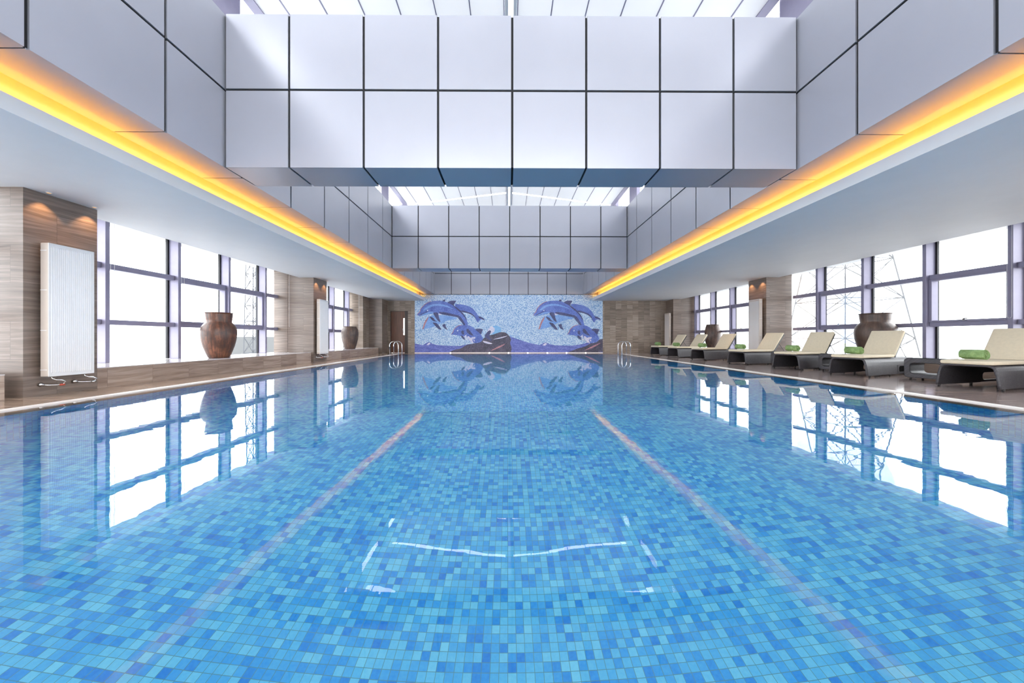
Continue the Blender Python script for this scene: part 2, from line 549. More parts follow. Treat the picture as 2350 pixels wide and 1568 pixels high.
ux = [SX0] + [SXC + 0.91 * k for k in range(-3, 4)] + [SX1]
def beam(y0, y1, label):
    b = empty('panelled_beam', ((SX0 + SX1) / 2, y0, SZ0))
    off = (-(SX0 + SX1) / 2, -y0, -SZ0)
    def sh(l): return [(a + off[0], c + off[0], d + off[1], e + off[1], f + off[2], g + off[2]) for a, c, d, e, f, g in l]
    ux2 = [SX0 + 0.018] + ux[1:-1] + [SX1 - 0.018]
    fr = panel_grid('x', ux2, [SZ0, SZM, SZ1], y0, -1)
    bk = panel_grid('x', ux2, [SZ0, SZM, SZ1], y1, 1)
    un = [(a + (GAP if i else 0), c - (GAP if i < len(ux2) - 2 else 0), y0 + 0.022, y1 - 0.022, SZ0, SZ0 + 0.018) for i, (a, c) in enumerate(zip(ux2[:-1], ux2[1:]))]
    boxes('front_cladding', sh(fr), M['panel'], b)
    boxes('rear_cladding', sh(bk), M['panel'], b)
    boxes('underside_cladding', sh(un), M['panel'], b)
    boxes('joint_backing', sh([(SX0 + 0.006, SX1 - 0.006, y0 + 0.02, y1 - 0.02, SZ0 + 0.018, SZ1 - 0.004)]), M['joint'], b)
    tag(b, label, 'beam', 'crossbeams under the skylight')
beam(4.19, 4.71, 'large silver panelled ceiling crossbeam nearest the camera over the pool')
beam(10.2, 10.73, 'farther silver panelled ceiling crossbeam, halfway along the pool')
w = empty('wall_upper_far'); w['kind'] = 'structure'
boxes('cladding', panel_grid('x', ux, [SZ0, SZM + 0.03, SZ1], Y_FAR - 0.02, -1), M['panel'], w)
boxes('joint_backing', [(SX0, SX1, Y_FAR - 0.002, Y_FAR + 0.05, SZ0 - 0.02, SZ1)], M['joint'], w)
boxes('cap', [(LIP_L - 0.3, LIP_R + 0.3, Y_FAR + 0.05, Y_FAR + 0.2, 2.4, 6.8)], M['ceiling'], w)

# ------------------------------------------------------------------ clerestory and roof
CX0, CX1 = -4.30, 4.41
EAVE, RIDGE, BLZ = 6.44, 6.62, 6.11
for k, (cx, s, sx) in enumerate(((CX0, -1, SX0), (CX1, 1, SX1))):
    wn = empty('window_%d' % (5 + k)); wn['kind'] = 'structure'
    ys = [9.72 + 2.28 * i for i in range(-6, 3)]
    a, b = sorted((cx, cx + s * 0.12))
    boxes('clerestory_mullion', [(a, b, y - 0.35, y + 0.35, SZ1 + 0.06, EAVE - 0.08) for y in ys], M['frame'], wn)
    boxes('clerestory_rail', [(a, b, Y_BACK, Y_FAR, SZ1 - 0.06, SZ1 + 0.06), (a, b, Y_BACK, Y_FAR, EAVE - 0.08, EAVE)], M['frame'], wn)
    g = cx + s * 0.06
    for y0, y1 in zip(ys[:-1], ys[1:]):
        y0 += 0.35; y1 -= 0.35
        link_mesh('pane', [(g, y0, SZ1), (g, y1, SZ1), (g, y1, EAVE), (g, y0, EAVE)], [(0, 1, 2, 3)], M['glass'], wn)
    lx = sorted((sx + s * 0.05, cx + s * 0.14))
    boxes('ledge', [(lx[0], lx[1], Y_BACK, Y_FAR, SZ1 - 0.12, SZ1 - 0.061)], M['ceiling'], wn)
    e = sorted((cx - s * 0.24, cx - s * 0.08))
    boxes('eave_beam', [(e[0], e[1], Y_BACK, Y_FAR, BLZ - 0.02, BLZ + 0.12)], M['frame'], wn)
    e = sorted((cx - s * 0.24, cx + s * 0.14))
    boxes('eave_lid', [(e[0], e[1], Y_BACK, Y_FAR, EAVE + 0.001, EAVE + 0.05)], M['ceiling'], wn)
tag(boxes('ridge_beam', [(SXC - 0.11, SXC - 0.05, Y_BACK, Y_FAR, RIDGE - 0.03, RIDGE + 0.08), (SXC + 0.05, SXC + 0.11, Y_BACK, Y_FAR, RIDGE - 0.03, RIDGE + 0.08), (SXC - 0.11, SXC + 0.11, Y_BACK, Y_BACK + 0.1, RIDGE - 0.03, RIDGE + 0.08), (SXC - 0.11, SXC + 0.11, Y_FAR - 0.1, Y_FAR, RIDGE - 0.03, RIDGE + 0.08)], M['ceiling']), 'white ridge beam along the middle of the skylight roof', 'beam')
link_mesh('ridge_blind', [(SXC - 0.05, Y_BACK, RIDGE + 0.02), (SXC + 0.05, Y_BACK, RIDGE + 0.02), (SXC + 0.05, Y_FAR, RIDGE + 0.02), (SXC - 0.05, Y_FAR, RIDGE + 0.02)], [(0, 1, 2, 3)], M['shade2'])
tag(bpy.context.scene.objects['ridge_blind'], 'narrow bright translucent strip along the skylight ridge', 'blind')
slots = [-4.0, -2.2, 0.1, 2.4, 4.7, 7.0, 9.30, 11.45, 13.85, 16.3]
ROOFW = 0.603
for i, (a, b) in enumerate(zip(slots[:-1], slots[1:])):
    for s in (-1, 1):
        verts, faces = [], []
        xs = []
        x = 0.12
        end = (CX1 - SXC - 0.2) if s > 0 else (SXC - CX0 - 0.2)
        while x < end:
            xs.append(x); x += ROOFW
        xs.append(end)
        for p, q in zip(xs[:-1], xs[1:]):
            p2, q2 = p + 0.006, q - 0.006
            n = len(verts)
            wob = 0.05 * random.random()
            for (xx, yy) in ((p2, a + 0.055 + wob), (q2, a + 0.055 + wob * 0.4), (q2, b - 0.055), (p2, b - 0.055)):
                zz = RIDGE - (RIDGE - BLZ) * xx / end
                verts.append((SXC + s * xx, yy, zz))
            faces.append((n, n + 1, n + 2, n + 3))
        o = link_mesh('roof_blind', verts, faces, M['shade'])
        tag(o, 'white translucent fabric blind section stretched under the glass roof', 'blind', 'roof blinds')
# dark-grey cords / seams carrying the blinds
for s in (-1, 1):
    l = []
    x = 0.12
    end = (CX1 - SXC - 0.2) if s > 0 else (SXC - CX0 - 0.2)
    while x < end:
        zz = RIDGE - (RIDGE - BLZ) * x / end
        a, b = sorted((SXC + s * (x - 0.009), SXC + s * (x + 0.009)))
        l.append((a, b, Y_BACK, Y_FAR, zz - 0.012, zz + 0.003)); x += ROOFW
    o = boxes('blind_rail', l, M['frame'])
    tag(o, 'thin grey guide rails of the roof blinds on the %s slope' % ('right' if s > 0 else 'left'), 'rail')

# ------------------------------------------------------------------ far wall, rear wall, stub walls
def slab(name, b, mat):
    o = boxes(name, [b], mat); o['kind'] = 'structure'; return o
X_M0, X_M1 = -4.41, 4.51
DX0, DX1, DZ = -5.563, -4.735, 1.99
wf = boxes('wall_far', [(XL_GL - 0.3, DX0, Y_FAR, Y_FAR + 0.2, 0, 2.9), (DX0, DX1, Y_FAR, Y_FAR + 0.2, DZ, 2.9),
                        (DX1, XR_GL + 0.3, Y_FAR, Y_FAR + 0.2, 0, 2.9)], M['stone_far'])
wf['kind'] = 'structure'
slab('wall_far_left_stub', (XL_GL - 0.2, -6.29, 14.85, Y_FAR - 0.001, 0, 2.75), M['stone_far'])
# unseen rear wall: piers, with big panes added to light surfaces facing the camera
rw = empty('wall_rear'); rw['kind'] = 'structure'
boxes('pier', [(XL_GL - 0.2, -6.3, Y_BACK - 0.2, Y_BACK, 0, 2.9), (8.0, XR_GL + 0.2, Y_BACK - 0.2, Y_BACK, 0, 2.9), (-0.2, 0.2, Y_BACK - 0.2, Y_BACK, 0, 6.7),
               (XL_GL, XR_GL, Y_BACK - 0.2, Y_BACK, 2.5, 2.9), (XL_GL, XR_GL, Y_BACK - 0.2, Y_BACK, -0.1, 0.1)], M['stone'], rw)
boxes('upper_wall', [(CX0 - 0.2, CX1 + 0.2, Y_BACK - 0.2, Y_BACK, 2.9, 3.8)], M['ceiling'], rw)
for x0, x1, z0, z1 in ((-6.3, -0.2, 0.1, 2.5), (0.2, 8.0, 0.1, 2.5), (CX0, -0.2, 3.8, EAVE), (0.2, CX1, 3.8, EAVE)):
    link_mesh('pane', [(x0, Y_BACK - 0.1, z0), (x1, Y_BACK - 0.1, z0), (x1, Y_BACK - 0.1, z1), (x0, Y_BACK - 0.1, z1)], [(0, 1, 2, 3)], M['glass'], rw)

# door in the far wall
dr = empty('door_1', (DX0, Y_FAR, 0)); dr['kind'] = 'structure'
w_ = DX1 - DX0
boxes('door_leaf', [(0.02, w_ - 0.16, 0.02, 0.06, 0.01, 1.17 - 0.0), (0.02, 0.60, 0.02, 0.06, 0.85, 1.66), (0.685, w_ - 0.16 + 0.01, 0.02, 0.06, 0.85, 1.66), (0.02, w_ - 0.16, 0.02, 0.06, 1.655, DZ - 0.02)][1:] +
      [(0.02, w_ - 0.16 + 0.01, 0.02, 0.06, 0.01, 0.853)], M['wood'], dr)
boxes('door_frame', [(0.0, 0.02, -0.005, 0.1, 0, DZ), (w_ - 0.15, w_, -0.005, 0.1, 0, DZ), (0, w_, -0.005, 0.1, DZ - 0.02, DZ)], M['wood_dark'], dr)
boxes('threshold', [(0.1, w_ - 0.15, -0.03, 0.02, 0.0, 0.018)], M['edge'], dr)
boxes('glass_slot', [(0.60, 0.685, 0.045, 0.055, 0.85, 1.66)], M['lit_slot'], dr)
boxes('door_handle', [(w_ - 0.24, w_ - 0.20, -0.02, 0.02, 0.95, 1.15)], M['chrome'], dr)

# columns
def column(x0, x1, y0, y1, ztop, label, mat=None):
    o = boxes('stone_column', [(x0, x1, y0, y1, 0.0, ztop)], mat or M['stone'])
    tag(o, label, 'column', 'stone clad columns')
    return o
def column_p(xin, xflat, xend, s, y0, y1, slope, label):
    prof = [(xin, 0), (xend, 0), (xend, CEIL + abs(xend - xflat) * slope), (xflat, CEIL), (xin, CEIL)]
    o = prism_y('stone_column', prof, y0, y1, M['stone'])
    tag(o, label, 'column', 'stone clad columns')
column_p(XL_COL, -6.12, -6.45, -1, 4.048, 4.772, 0.31, 'grey veined stone column at the far left carrying the nearest white radiator')
column_p(XL_COL, -6.12, -6.45, -1, 10.044, 10.774, 0.31, 'grey veined stone column in the middle of the left window wall')
column_p(XL_COL, -6.12, -6.45, -1, 15.5, Y_FAR - 0.001, 0.31, 'stone column in the far left corner beside the wooden door')
column_p(XR_COL, 7.91, 8.29, 1, 9.906, 10.638, 0.24, 'stone column between the windows on the lounger side')
column_p(XR_COL, 7.91, XR_GL, 1, 15.5, Y_FAR - 0.001, 0.24, 'stone column in the far right corner behind the last lounger')
slab('wall_right_pier', (XR_COL, 8.29, 3.9, 4.6, 0, CEIL + 0.02), M['stone'])

# sills
def sill(name, x0, x1, y0, y1, label):
    e = empty(name, (x0, y0, 0))
    w_, l_ = x1 - x0, y1 - y0
    o = link_mesh('x', [], [])
    bpy.data.objects.remove(o)
    bm = bmesh.new(); add_box(bm, x0, x1, y0, y1, 0.0, SILL - 0.012)
    a = from_bm('stone_riser', bm, M['stone_sill'], e); a.location = (-x0, -y0, 0)
    bm = bmesh.new(); add_box(bm, x0 - 0.004, x1 + 0.004, y0, y1, SILL - 0.0118, SILL)
    a = from_bm('sill_top', bm, M['sill_top'], e); a.location = (-x0, -y0, 0)
    tag(e, label, 'sill')
sill('window_sill', -6.83, XL_COL, Y_BACK, 3.90, 'low stone window bench nearest the camera at the left edge')
sill('window_sill', -6.83, XL_COL, 4.774, 9.92, 'long low stone window bench under the big left windows holding the rust jar')
sill('window_sill', -6.83, XL_COL, 10.776, 15.06, 'low stone window bench under the far left windows holding the brown jar')
sill('window_sill', 8.02, 8.56, 4.62, 9.90, 'low stone window bench behind the nearer loungers')
sill('window_sill', 8.02, 8.56, 10.64, 15.49, 'low stone window bench behind the farther loungers')
slab('wall_right_bench', (8.02, 8.62, Y_BACK, 3.9, 0, SILL), M['stone_sill'])
slab('wall_left_filler', (-6.86, -6.46, 10.05, 10.77, SILL, 2.7), M['stone'])

# ------------------------------------------------------------------ windows
T1 = (1.87, 1.965)
T2 = (0.93, 1.015)
def window(n, glass, s, ys, y0, y1, top, sashes=(), handles=()):
    """s=-1: wall on the left; ys = near edge of each mullion"""
    w = empty('window_%d' % n); w['kind'] = 'structure'
    inn = glass - s * 0.20
    a, b = sorted((inn, glass + s * 0.02))
    for y in ys:
        boxes('mullion', [(a, b, y, y + 0.065, SILL, top)], M['frame'], w, bev=0.004)
        a2, b2 = sorted((glass - s * 0.012, glass + s * 0.03))
        boxes('gasket', [(a2, b2, y - 0.03, y + 0.095, SILL, top)], M['frame_dark'], w)
    edges = [y0] + [v for y in ys for v in (y, y + 0.065)] + [y1]
    spans = [(edges[i], edges[i + 1]) for i in range(0, len(edges), 2) if edges[i + 1] - edges[i] > 0.05]
    ti = sorted((glass - s * 0.13, glass + s * 0.02))
    for p, q in spans:
        boxes('transom', [(ti[0], ti[1], p, q, T1[0], T1[1])], M['frame'], w, bev=0.004)
        boxes('transom', [(ti[0], ti[1], p, q, T2[0], T2[1])], M['frame'], w, bev=0.004)
        for z0, z1 in ((SILL, T2[0]), (T2[1], T1[0]), (T1[1], top)):
            link_mesh('pane', [(glass, p, z0), (glass, q, z0), (glass, q, z1), (glass, p, z1)], [(0, 1, 2, 3)], M['glass'], w)
    for k in sashes:
        p, q = spans[k]
        f = 0.05
        si = sorted((glass - s * 0.15, glass - s * 0.02))
        sa = boxes('sash', [(si[0], si[1], p, p + f, T2[1], T1[0]), (si[0], si[1], q - f, q, T2[1], T1[0]),
                            (si[0], si[1], p + f, q - f, T2[1], T2[1] + 0.035), (si[0], si[1], p + f, q - f, T1[0] - 0.035, T1[0])], M['frame'], w, bev=0.003)
        m_ = (p + q) / 2
        hx = sorted((glass - s * 0.15, glass - s * 0.19))
        boxes('handle', [(hx[0], hx[1], m_ - 0.02, m_ + 0.02, T2[1] + 0.01, T2[1] + 0.05), (hx[0], hx[1], m_ - 0.05, m_ + 0.01, T2[1] + 0.045, T2[1] + 0.06)], M['chrome'], sa)
    return w
W1 = window(1, XL_GL, -1, [5.70, 6.95, 8.20, 9.43], 4.55, 10.05, CEIL + 0.233, sashes=(2, 3))
W2 = window(2, XL_GL, -1, [11.9, 13.13, 14.36], 10.77, 14.85, CEIL + 0.233, sashes=(1, 2))
W3 = window(3, XR_GL, 1, [5.62, 6.80, 8.00, 9.20], 4.40, 10.1, CEIL + 0.165, sashes=(1, 3))
window(4, XR_GL, 1, [11.62, 12.84, 14.06, 15.27], 10.4, 15.5, CEIL + 0.165, sashes=(1, 3))
window(7, XL_GL, -1, [-3.0, -1.75, -0.5, 0.75, 2.0, 3.25], Y_BACK, 4.05, CEIL + 0.233)
window(8, XR_GL, 1, [-3.0, -1.8, -0.6, 0.6, 1.8, 3.0], Y_BACK, 4.2, CEIL + 0.165)

# blind cords
def cord(px, ybot, X, s, win):
    a, b = pix(px, ybot)
    D = X / a
    z0 = EYE + b * D
    top = CEIL + (0.2 if s < 0 else 0.14)
    pts = [(X, D, top), (X, D, z0 + 0.03), (X, D + 0.010, z0 + 0.008), (X, D + 0.028, z0), (X, D + 0.046, z0 + 0.008), (X, D + 0.056, z0 + 0.03), (X, D + 0.056, top)]
    tube('blind_cord', pts, 0.0022, M['cord'], win, 6)
cord(254, 730, -6.6, -1, W1)
cord(417, 739, -6.6, -1, W1)
cord(664, 751, -6.4, -1, W1)
cord(823, 757, -6.25, -1, W2)
cord(2322, 730, 8.35, 1, W3)

# ------------------------------------------------------------------ radiators
def radiator(name, xface, s, y0, y1, label, ribs=20):
    """s=+1: front faces +X (left wall)"""
    th = 0.10
    L = y1 - y0
    r = empty(name, (xface - s * th / 2, (y0 + y1) / 2, 0.235))
    hh = 1.62
    # body with ribbed front
    bm = bmesh.new()
    add_box(bm, -th / 2 + 0.002, th / 2 - 0.008, -L / 2 + 0.002, L / 2 - 0.002, 0.002, hh - 0.002)
    from_bm('core', bm, M['rad_side'], r)
    verts, faces = [], []
    prof = []
    m_ = 0.022
    step = (L - 2 * m_) / ribs
    prof.append((-L / 2, 0)); prof.append((-L / 2 + m_, 0))
    for k in range(ribs):
        y = -L / 2 + m_ + k * step
        prof += [(y + step * 0.25, 0.006), (y + step * 0.65, 0.006), (y + step * 0.95, 0.0)]
    prof.append((L / 2, 0))
    xs = th / 2 - 0.007
    zr = [0.0, 0.035, 0.05, hh - 0.05, hh - 0.035, hh]
    for j, z in enumerate(zr):
        for (y, d) in prof:
            dd = d if 2 <= j <= 3 else 0.0
            verts.append((s * (xs + dd), y, z))
    n = len(prof)
    for j in range(len(zr) - 1):
        for i in range(n - 1):
            faces.append((j * n + i, j * n + i + 1, (j + 1) * n + i + 1, (j + 1) * n + i))
    link_mesh('ribbed_front', verts, faces, M['radiator'], r)
    fx = sorted((s * (xs - 0.004), s * (xs + 0.006)))
    boxes('rim', [(fx[0], fx[1], -L / 2, L / 2, -0.002, 0.008), (fx[0], fx[1], -L / 2, L / 2, hh - 0.008, hh + 0.002),
                  (fx[0], fx[1], -L / 2 - 0.002, -L / 2 + 0.008, 0, hh), (fx[0], fx[1], L / 2 - 0.008, L / 2 + 0.002, 0, hh)], M['radiator'], r)
    for sy in (-1, 1):
        c = boxes('side_cover', [(-th / 2, th / 2 - 0.008, sy * L / 2 - 0.004, sy * L / 2 + 0.004, 0, hh)], M['rad_side'], r, bev=0.003)
        for z in (0.08, 0.56, 1.05, 1.53):
            boxes('cover_clip', [(-th / 2 + 0.002, th / 2 - 0.02, sy * (L / 2 + 0.004) - 0.003, sy * (L / 2 + 0.004) + 0.003, z - 0.004, z + 0.004)], M['radiator'], c)
    boxes('top_grille', [(-th / 2 + 0.004, th / 2 - 0.01, -L / 2 + 0.004, L / 2 - 0.004, hh - 0.004, hh + 0.004)], M['rad_side'], r)
    wx = -s * (th / 2 + 0.034)
    for y in (-L * 0.3, L * 0.3):
        for z in (0.2, 1.4):
            boxes('bracket', [tuple(sorted((wx, -s * th / 2))) + (y - 0.02, y + 0.02, z, z + 0.05)], M['rad_side'], r)
    for k, y in enumerate((-L * 0.36, L * 0.36)):
        p = [(0, y, 0.0), (0, y, -0.03), (s * 0.01, y + 0.03, -0.05), (s * 0.03, y + 0.07, -0.055), (s * 0.045, y + 0.095, -0.08), (s * 0.03, y + 0.09, -0.105), (0, y + 0.05, -0.115), (-s * 0.03, y - 0.01, -0.11), (wx, y - 0.04, -0.10)]
        pp = tube('pipe', p, 0.0085, M['chrome'], r, 8)
        bm = bmesh.new()
        bmesh.ops.create_cone(bm, cap_ends=True, segments=16, radius1=0.026, radius2=0.02, depth=0.02, matrix=Matrix.Translation((wx + s * 0.012, y - 0.04, -0.10)) @ Matrix.Rotation(s * math.pi / 2, 4, 'Y'))
        from_bm('wall_rose', bm, M['chrome'], pp, True)
        bm = bmesh.new()
        bmesh.ops.create_cone(bm, cap_ends=True, segments=12, radius1=0.014, radius2=0.012, depth=0.04, matrix=Matrix.Translation((s * 0.03, y + 0.075, -0.115)) @ Matrix.Rotation(math.pi / 2, 4, 'X'))
        from_bm('valve', bm, M['red'] if k == 0 else M['chrome'], pp, True)
    tag(r, label, 'radiator', 'tall white radiators on the columns')
radiator('radiator', -5.555, 1, 4.167, 4.617, 'tall white ribbed radiator on the nearest left stone column')
radiator('radiator', -5.555, 1, 10.13, 10.597, 'tall white radiator on the middle left column, smaller in view')
radiator('radiator', 7.395, -1, 9.99, 10.42, 'tall white radiator on the right middle column behind the loungers')
radiator('radiator', 7.395, -1, 15.60, 16.05, 'tall white radiator in the far right corner by the last lounger')

# recessed downlights grazing the column faces
def downlight(x, y, label, power=20):
    e = empty('downlight', (x, y, CEIL - 0.004))
    bm = bmesh.new()
    bmesh.ops.create_cone(bm, cap_ends=True, segments=20, radius1=0.026, radius2=0.026, depth=0.006)
    from_bm('trim_ring', bm, M['ceiling'], e)
    bm = bmesh.new()
    bmesh.ops.create_cone(bm, cap_ends=True, segments=20, radius1=0.018, radius2=0.018, depth=0.002, matrix=Matrix.Translation((0, 0, -0.005)))
    from_bm('lens', bm, M['lamp_warm'], e)
    ld = bpy.data.lights.new('spot', 'SPOT')
    ld.energy = power; ld.color = (1.0, 0.55, 0.25); ld.spot_size = math.radians(88); ld.spot_blend = 0.5; ld.shadow_soft_size = 0.015
    lo = bpy.data.objects.new('spot', ld); C.objects.link(lo); lo.parent = e; lo.location = (0, 0, -0.01)
    tag(e, label, 'light', 'downlights over the radiators')
downlight(-5.60, 4.20, 'small warm downlight over the near side of the nearest left radiator')
downlight(-5.60, 4.66, 'small warm downlight over the far side of the nearest left radiator')
downlight(-5.60, 10.18, 'small warm downlight over the near side of the middle left radiator')
downlight(-5.60, 10.62, 'small warm downlight over the far side of the middle left radiator')
downlight(7.44, 10.05, 'small warm downlight over the near side of the right radiator')
downlight(7.44, 10.50, 'small warm downlight over the far side of the right radiator')

# ------------------------------------------------------------------ mosaic mural
Y_MU = Y_FAR - 0.012
def mp(zx, zy):
    a, b = pix(930 + zx / 5.0, 660 + zy / 5.0)
    return (a * Y_MU, EYE + b * Y_MU)
MX0, MX1, MZ0, MZ1 = -4.41, 4.51, 0.03, SZ0
def mosaic(name, a, b, var=0.25, sc=44.0, dark=None, streak=False):
    m, nt, bs = mat_base(name, a, 0.45)
    t = NT(nt)
    x, y, z, ob = t.xyz()
    vo = t.n('ShaderNodeTexVoronoi'); vo.inputs['Scale'].default_value = sc
    vo.voronoi_dimensions = '2D'
    t.l(t.comb(x, z), vo.inputs['Vector'])
    sp = t.n('ShaderNodeSeparateColor'); t.l(vo.outputs['Color'], sp.inputs[0])
    big = t.noise(t.comb(x, t.math('MULTIPLY', z, 4.0 if streak else 1.0)), 2.6, 4)
    f = t.math('ADD', t.math('MULTIPLY', sp.outputs[0], var), t.math('MULTIPLY', big.outputs[0], 1 - var))
    stops = [(0.34, a), (0.64, b)]
    if dark: stops = [(0.25, dark)] + [(0.45, a), (0.68, b)]
    t.l(t.ramp(f, stops), bs.inputs['Base Color'])
    return m
MM = dict(
    sky=mosaic('mosaic_sky', rgb(120, 160, 208), rgb(208, 224, 236), 0.75),
    body=mosaic('mosaic_dolphin_blue', rgb(74, 92, 172), rgb(112, 136, 206), 0.3),
    lightb=mosaic('mosaic_dolphin_light', rgb(104, 146, 212), rgb(140, 176, 226), 0.35),
    dark=mosaic('mosaic_dolphin_dark', rgb(58, 62, 100), rgb(84, 88, 134), 0.35),
    edge=mosaic('mosaic_warm_edge', rgb(160, 108, 124), rgb(196, 140, 146), 0.4),
    rock=mosaic('mosaic_rock', rgb(70, 66, 84), rgb(104, 96, 118), 0.3, dark=rgb(50, 46, 58)),
    mount=mosaic('mosaic_mountain', rgb(78, 88, 168), rgb(124, 134, 204), 0.3, streak=True),
    white=mosaic('mosaic_foam', rgb(190, 196, 226), rgb(236, 224, 232), 0.5),
    moon=mosaic('mosaic_pale_disc', rgb(112, 168, 218), rgb(140, 190, 230), 0.3),
    eye=mosaic('mosaic_eye', rgb(200, 210, 230), rgb(230, 235, 245), 0.3))
mural = empty('mosaic_mural', (0, Y_FAR, 0))
tag(mural, 'wide blue mosaic mural of leaping dolphins, rocks and mountains on the far wall', 'mural')
boxes('mosaic_ground', [(MX0, MX1, -0.012, -0.0005, MZ0, MZ1 - 0.025)], MM['sky'], mural)
boxes('mural_base_strip', [(MX0, MX1, -0.03, -0.0005, 0.0, MZ0)], M['edge'], mural)
layer = [0]
def clip(poly, xmin, xmax):
    def half(P, ins, cut):
        out = []
        for i in range(len(P)):
            p, q = P[i - 1], P[i]
            if ins(q):
                if not ins(p): out.append(cut(p, q))
                out.append(q)
            elif ins(p): out.append(cut(p, q))
        return out
    def cx(v):
        return lambda p, q: (v, p[1] + (q[1] - p[1]) * (v - p[0]) / (q[0] - p[0]))
    poly = half(poly, lambda p: p[0] >= xmin, cx(xmin))
    if poly: poly = half(poly, lambda p: p[0] <= xmax, cx(xmax))
    return poly
def smooth_poly(pts, it=2):
    for _ in range(it):
        out = []
        for i in range(len(pts)):
            a, b = pts[i], pts[(i + 1) % len(pts)]
            out += [(a[0] * .8 + b[0] * .2, a[1] * .8 + b[1] * .2), (a[0] * .2 + b[0] * .8, a[1] * .2 + b[1] * .8)]
        pts = out
    return pts
def fig(name, polys, parent=None):
    """polys: list of (material key, zoom-pixel outline, smoothing) inlaid as thin tesserae layers, one mesh"""
    mats, verts, faces, fm = [], [], [], []
    for key, pts, sm in polys:
        if sm: pts = smooth_poly(pts, sm)
        P = clip([mp(*p) for p in pts], MX0, MX1)
        P = [(x, max(MZ0, z)) for x, z in P]
        if len(P) < 3: continue
        layer[0] += 1
        yy = -0.012 - 0.00025 * layer[0]
        n = len(verts)
        if MM[key] not in mats: mats.append(MM[key])
        verts += [(x, yy, z) for x, z in P]
        m = len(P)
        verts += [(x, -0.011, z) for x, z in P]
        faces.append(tuple(range(n, n + m))); fm.append(mats.index(MM[key]))
        for i in range(m):
            faces.append((n + i, n + (i + 1) % m, n + m + (i + 1) % m, n + m + i)); fm.append(mats.index(MM[key]))
    if verts:
        return link_mesh(name, verts, faces, None, parent or mural, False, mats, fm)
fig('mountain_motif', [('mount', [(100, 640), (200, 662), (245, 635), (275, 625), (310, 645), (360, 660), (480, 668), (620, 672), (700, 655), (800, 640), (1000, 600), (1200, 560), (1280, 590), (1400, 630), (1540, 662), (1580, 640), (1612, 628), (1650, 648), (1720, 664), (1900, 668), (2020, 652), (2150, 612), (2300, 596), (2300, 760), (100, 760)], 0),
                       ('white', [(245, 660), (262, 640), (278, 630), (288, 645), (270, 662)], 0),
                       ('white', [(1575, 664), (1600, 640), (1614, 632), (1624, 648), (1605, 668)], 0)])
fig('moon_motif', [('moon', [(1040 + 62 * math.cos(a * .3), 492 + 54 * math.sin(a * .3)) for a in range(21)], 0),
                   ('white', [(940, 505), (965, 455), (1000, 445), (1028, 470), (1024, 505), (990, 530), (960, 525)], 2)])
fig('rock_motif', [('rock', [(480, 760), (560, 715), (640, 700), (700, 660), (800, 640), (870, 605), (905, 580), (960, 550), (1010, 540), (1050, 525), (1090, 512), (1150, 515), (1190, 550), (1216, 600), (1200, 640), (1222, 690), (1210, 760)], 1),
                   ('dark', [(900, 560), (960, 490), (990, 500), (960, 560), (1000, 620), (960, 600)], 1),
                   ('white', [(885, 610), (940, 620), (1010, 645), (960, 650), (905, 635)], 1),
                   ('white', [(990, 600), (1100, 570), (1190, 550), (1100, 585)], 1),
                   ('edge', [(960, 735), (1080, 670), (1160, 640), (1090, 690)], 1),
                   ])
fig('rock_motif', [
                   ('rock', [(1840, 760), (1960, 705), (2060, 680), (2120, 645), (2200, 606), (2300, 580), (2300, 760)], 1),
                   ('edge', [(2040, 730), (2150, 670), (2262, 625), (2160, 690)], 1)])
